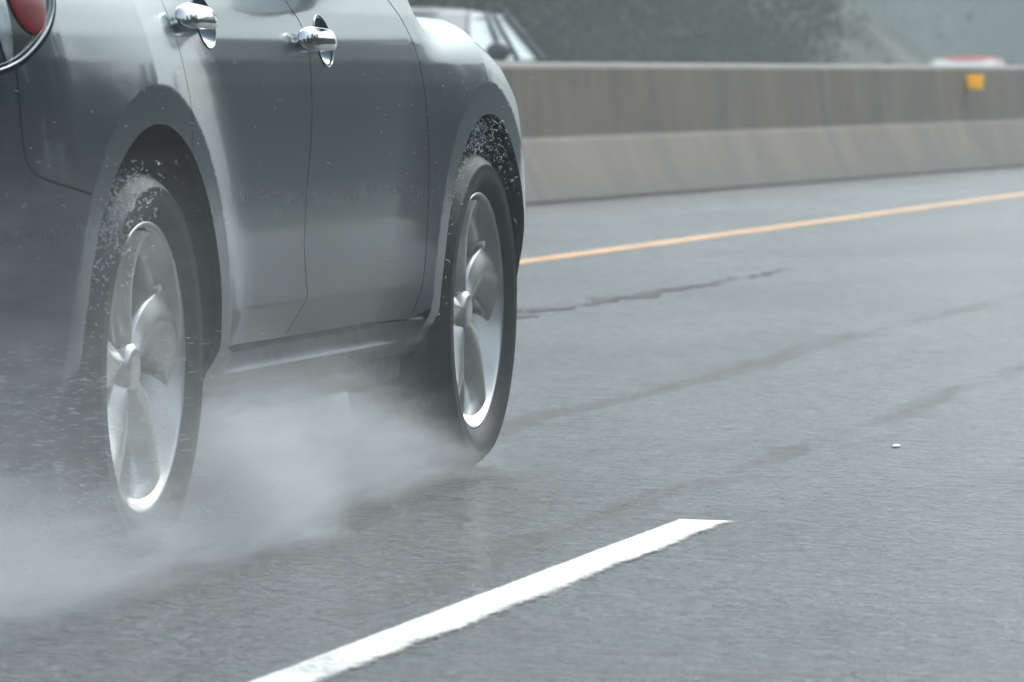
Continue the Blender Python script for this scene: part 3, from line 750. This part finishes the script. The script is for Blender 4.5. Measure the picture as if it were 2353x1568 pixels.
for i in range(34): tree(-20.6-random.uniform(0, 1.6), 52+i*1.9, random.randrange(3), random.uniform(.30, .45), 'low dark bush blurred by mist along the foot of the bank', 'misty bushes along the foot of the bank')
for x, y, s_ in TREES_RIGHT: tree(x, y, random.randrange(3), s_, 'leafy tree on the near verge of the road, outside the picture', 'trees along the near verge')
# cars on the far carriageway
def far_car(name, X0, Y0, Z0, mat, L, W_, H, label, cat):
    root = tag(empty(name, (X0, Y0, Z0)), label, cat)      # nose towards -Y
    hw = W_/2
    st = [(-L/2, .45, .62, .80), (-L/2+.12, .30, .76, .92), (-L/2+.9, .25, .90, 1.0), (-L/2+1.35, .25, .95, 1.0), (0, .25, .98, 1.0), (L/2-.5, .25, .98, .98), (L/2-.08, .32, .90, .90), (L/2, .45, .70, .82)]
    rows = []
    for y, z0, z1, sx in st:
        ring = []
        for a in np.linspace(0, 2*np.pi, 33):
            cx, cz = math.cos(a), math.sin(a); e = .35
            ring.append((hw*sx*math.copysign(abs(cx)**e, cx), y, (z0+z1)/2+(z1-z0)/2*math.copysign(abs(cz)**e, cz)))
        rows.append(ring)
    v, f = grid(np.array(rows)); f += [tuple(range(33)), tuple(range(len(v)-33, len(v)))[::-1]]
    mesh_obj('body', v, f, mat, root)
    # glasshouse: lower outline -> upper outline
    y0, y1, ya, yb = -L/2+1.05, L/2-.25, -L/2+1.95, L/2-.95; zb, zt = .93, H-.07
    lo = [(-hw*.93, y0), (hw*.93, y0), (hw*.93, y1), (-hw*.93, y1)]; hi = [(-hw*.70, ya), (hw*.70, ya), (hw*.70, yb), (-hw*.70, yb)]
    V = [(x, y, zb) for x, y in lo]+[(x, y, zt) for x, y in hi]
    mesh_obj('window_glass', V, [(1, 2, 6, 5), (2, 3, 7, 6), (3, 0, 4, 7)], M['far_glass'], root, smooth=False)
    mesh_obj('windscreen', [V[0], V[1], V[5], V[4]], [(0, 1, 2, 3)], M['glass'], root, smooth=False)
    bm = bmesh.new()
    for i in range(11):
        for j in range(15): pass
    P = np.zeros((13, 17, 3))
    for i, a in enumerate(np.linspace(-1, 1, 13)):
        for j, b in enumerate(np.linspace(-1, 1, 17)):
            P[i, j] = (hw*.74*a, (ya+yb)/2+(yb-ya)/2*1.06*b, H-.015-.085*abs(a)**3.5-.06*abs(b)**4)
    bm.free(); v, f = grid(P); o = mesh_obj('roof', v, f, mat, root); md = o.modifiers.new('t', 'SOLIDIFY'); md.thickness = .05
    def post(a, b, r=.022):
        bm = bmesh.new(); a, b = Vector(a), Vector(b); ax = b-a
        bmesh.ops.create_cone(bm, cap_ends=True, segments=10, radius1=r*1.2, radius2=r, depth=ax.length, matrix=Matrix.Translation((a+b)/2) @ ax.to_track_quat('Z', 'Y').to_matrix().to_4x4())
        bm_obj('pillar', bm, M['far_pillar'], root, True)
    for sgn in (-1, 1):
        post((sgn*hw*.94, y0, zb), (sgn*hw*.71, ya, zt+.01)); post((sgn*hw*.94, y1, zb), (sgn*hw*.71, yb, zt+.01), .035)
        post((sgn*hw*.945, (y0+y1)/2-.1, zb), (sgn*hw*.715, (ya+yb)/2, zt+.01), .025)
        post((sgn*hw*.945, y1-1.0, zb), (sgn*hw*.715, yb-.45, zt+.01), .02)
        bm = bmesh.new(); bmesh.ops.create_uvsphere(bm, u_segments=16, v_segments=10, radius=1); bmesh.ops.scale(bm, vec=(.12, .07, .085), verts=bm.verts)
        bmesh.ops.translate(bm, vec=(sgn*(hw+.10), y0+.55, 1.0), verts=bm.verts); bm_obj('side_mirror', bm, M['trim'], root, True)
        for yy in (-L/2+.85, L/2-.85):
            v, f = lathe([(-.1, .2), (-.1, .31), (-.08, .33), (.08, .33), (.1, .31), (.1, .2)], 32); o = mesh_obj('wheel', v, f, M['tyre'], root); o.location = (sgn*(hw-.1), yy, .33)
            v, f = lathe([(-.09, .001), (-.09, .2), (.09, .2), (.09, .001)], 24); mesh_obj('hub_cap', v, f, M['lamp_silver'], o)
        bm = bmesh.new(); bmesh.ops.create_uvsphere(bm, u_segments=16, v_segments=10, radius=1); bmesh.ops.scale(bm, vec=(.2, .1, .08), verts=bm.verts)
        bmesh.ops.translate(bm, vec=(sgn*hw*.62, -L/2+.12, .64), verts=bm.verts); bm_obj('headlight', bm, M['reverse'], root, True)
    return root
simple('far_glass', (.66, .73, .745), .3, coat=.5)  # opaque panes; bright fog seen through the windows is put into this pale colour
far_car('oncoming_car', *FAR1, 'silver hatchback seen from the bonnet up behind the barrier, coming the other way', 'car')
far_car('red_car', *FAR2, 'faded red car roof showing over the barrier in thick mist', 'car')

# ------------------------------------------------------------------ spray
def droplets():
    r_ = np.random.default_rng(5); O = np.array([[1, 0, 0], [-1, 0, 0], [0, 1, 0], [0, -1, 0], [0, 0, 1], [0, 0, -1]], float)
    FO = [(0, 2, 4), (2, 1, 4), (1, 3, 4), (3, 0, 4), (2, 0, 5), (1, 2, 5), (3, 1, 5), (0, 3, 5)]
    V = []; F = []
    def drop(c, dr, L, r):
        dr = dr/np.linalg.norm(dr); a = np.cross(dr, [0, 0, 1.0]); a /= np.linalg.norm(a)+1e-9; b = np.cross(dr, a)
        k = len(V)
        for o in O: V.append(tuple(c+dr*o[0]*L+a*o[1]*r+b*o[2]*r))
        for f in FO: F.append(tuple(k+i for i in f))
    def cloud(n, s0, s1, w0, w1, z0, z1, dr, L, r):
        for _ in range(n):
            s = r_.normal(s0, s1); w_ = w0+(w1-w0)*r_.random()**1.5; z = r_.uniform(z0, z1)
            if z < .01: continue
            drop(np.array([XW+w_, YR+s, z]), np.array(dr)+r_.normal(0, .12, 3), L*r_.uniform(.5, 1.5), r*r_.uniform(.5, 1.4))
    # fine drops thrown back from the front wheel along the doors, from the rear wheel past the bumper
    cloud(120, 2.0, .5, .03, .20, .35, .95, (.15, 1, -.12), .008, .00025)
    cloud(40, .8, .6, .03, .18, .40, .95, (.15, 1, -.18), .008, .00025)
    cloud(50, -.1, .35, .03, .14, .50, .95, (.15, 1, -.45), .008, .0003)
    cloud(60, -.9, .45, .02, .25, .35, .90, (.15, 1, -.25), .008, .0004)
    cloud(1500, -.45, .35, -.25, .15, .06, .45, (.8, 1, -.10), .012, .0003)
    cloud(3000, -.9, .5, -.5, .2, .04, .40, (.8, 1, -.06), .013, .0004)
    tag(mesh_obj('water_droplets', V, F, M['water'], smooth=True), 'fine water drops flying along the side of the silver SUV', 'water drops', kind='stuff')
droplets()
def splash():
    """lumpy strands of water curling off the top of each tyre"""
    r_ = np.random.default_rng(9)
    for c, n, lab in ((0, 1000, 'white curl of water breaking off the top of the rear tyre'), (WB, 1500, 'white curl of water breaking off the top of the front tyre')):
        V = []; F = []
        bm0 = bmesh.new(); bmesh.ops.create_icosphere(bm0, subdivisions=1, radius=1.0)
        bv = np.array([tuple(v.co) for v in bm0.verts]); bf = [tuple(v.index for v in f.verts) for f in bm0.faces]; bm0.free()
        for _ in range(n):
            # strands follow a short random walk
            if c == 0:
                a = math.radians(r_.normal(132, 15)); r = r_.normal(.388, .013)
                w0 = r_.normal(-.01, .04)
            else:
                a = math.radians(r_.normal(98, 30)); r = r_.uniform(.375, .455)*(1+.0*r_.random()); w0 = r_.uniform(-.10, .03)
            p = np.array([w0, r*math.cos(a), .37+r*math.sin(a)]); d_ = np.array([r_.normal(0, .4), -math.sin(a)*.4+r_.normal(0, .5), r_.normal(.1, .8)]); d_ /= np.linalg.norm(d_)
            steps = r_.integers(1, 9); rad = r_.uniform(.0003, .0009)*(1.7 if r_.random() < .10 else 1)
            for k in range(steps):
                sc3 = np.array([rad, rad, rad])*r_.uniform(.6, 1.5, 3); q = np.array([XW, YR+c, 0])+p
                k0 = len(V); R_ = bv*sc3+d_*(bv@d_)[:, None]*rad*2.0
                V += [tuple(z) for z in R_+q]; F += [tuple(k0+i for i in f) for f in bf]
                d_ = d_+r_.normal(0, .55, 3); d_ /= np.linalg.norm(d_); p = p+d_*rad*2.2; rad *= .92
        o = mesh_obj('tyre_splash', V, F, M['water'], smooth=True)
        tag(o, lab, 'splash', kind='stuff')
splash()
def spray_volume():
    t = NT('spray_mist'); p = pos(t); s3 = sep(t, p)
    s = t.math('SUBTRACT', s3[1], YR); w_ = t.math('SUBTRACT', s3[0], XW); z = s3[2]
    n1 = t.noise(p, 3.2, 3, .55, (1, .55, 1)); n2 = t.noise(p, 16.0, 3, .65, (1.3, .22, 1.9))
    nz = t.math('ADD', t.math('MULTIPLY', n1, .62), t.math('MULTIPLY', n2, .38))
    wob = t.math('MULTIPLY', t.math('SUBTRACT', n1, .5), .28)
    # spray sheet trailing from the front wheel
    hF = t.mr(s, 2.72, 1.3, .04, .36, 'LINEAR')
    zf = t.mr(t.math('DIVIDE', t.math('ADD', z, t.math('MULTIPLY', wob, .5)), hF), .35, 1.15, 1.0, 0.0)
    wf = t.mr(t.math('ADD', w_, wob), -.22, .17, 1.0, 0.0)
    wfi = t.mr(w_, -1.2, -.7, 0.25, 1.0)
    sf = t.math('MULTIPLY', t.mr(s, 2.78, 2.35, 0.0, 1.0), t.mr(s, .15, .6, .12, 1.0))
    dF = t.math('MULTIPLY', t.math('MULTIPLY', zf, wf), t.math('MULTIPLY', sf, wfi))
    # billow round and behind the rear wheel
    dist = t.math('SQRT', t.math('ADD', t.math('POWER', t.math('DIVIDE', t.math('SUBTRACT', s, .44), .30), 2.0), t.math('POWER', t.math('DIVIDE', t.math('SUBTRACT', z, .04), .26), 2.0)))
    dR = t.math('MULTIPLY', t.mr(t.math('ADD', dist, t.math('MULTIPLY', wob, 1.6)), .35, 1.15, 1.0, 0.0), t.mr(t.math('ADD', w_, wob), .02, .28, 1.0, 0.0))
    hB = t.mr(s, .1, -1.8, .16, .46, 'LINEAR')
    zb = t.mr(t.math('DIVIDE', t.math('ADD', z, wob), hB), .1, 1.1, 1.0, 0.0)
    dB = t.math('MULTIPLY', t.math('MULTIPLY', zb, t.mr(s, .45, -.1, 0.0, 1.0)), t.mr(t.math('ADD', t.math('ADD', w_, t.math('MULTIPLY', wob, .8)), t.math('MULTIPLY', z, .75)), .02, .32, 1.0, 0.0))
    veil = t.math('MULTIPLY', t.mr(t.math('ADD', z, wob), .15, .95, 1.0, 0.0), t.math('MULTIPLY', t.mr(w_, .05, .35, 1.0, 0.0), t.math('MULTIPLY', t.mr(s, 3.1, 2.2, 0.0, 1.0), t.mr(s, .5, -.5, .2, 1.0))))
    tot = t.math('ADD', t.math('ADD', t.math('MULTIPLY', dF, SP_F), t.math('MULTIPLY', dR, SP_R)), t.math('ADD', t.math('MULTIPLY', dB, SP_B), t.math('MULTIPLY', veil, SP_V)))
    tot = t.math('MULTIPLY', tot, t.mr(nz, .34, .62, .18, 1.6))
    v = t.n('ShaderNodeVolumePrincipled'); v.inputs['Color'].default_value = (.93, .95, .952, 1); v.inputs['Anisotropy'].default_value = .2
    t.l(tot, v.inputs['Density']); t.l(v.outputs[0], t.out.inputs['Volume'])
    t.m.cycles.volume_step_rate = .35
    bm = bmesh.new(); V, F = box_vf(XW-1.9, XW+.50, YR-3.0, YR+3.0, .008, .98)
    o = mesh_obj('wheel_spray', V, F, t.m, smooth=False)
    bm.from_mesh(o.data); bmesh.ops.recalc_face_normals(bm, faces=bm.faces); bm.to_mesh(o.data); bm.free()
    tag(o, 'pale cloud of road spray drifting low around the wheels of the silver SUV', 'spray', kind='stuff')
spray_volume()
def haze():
    t = NT('haze_air'); v = t.n('ShaderNodeVolumePrincipled'); v.inputs['Color'].default_value = (.64, .70, .70, 1)
    v.inputs['Density'].default_value = HAZE; v.inputs['Anisotropy'].default_value = .1
    t.l(v.outputs[0], t.out.inputs['Volume'])
    V, F = box_vf(-150, 150, -45, 420, -1.05, 18); o = mesh_obj('haze', V, F, t.m, smooth=False)
    bm = bmesh.new(); bm.from_mesh(o.data); bmesh.ops.recalc_face_normals(bm, faces=bm.faces); bm.to_mesh(o.data); bm.free()
    tag(o, 'thin grey mist hanging over the whole road', 'haze', kind='stuff')
haze()
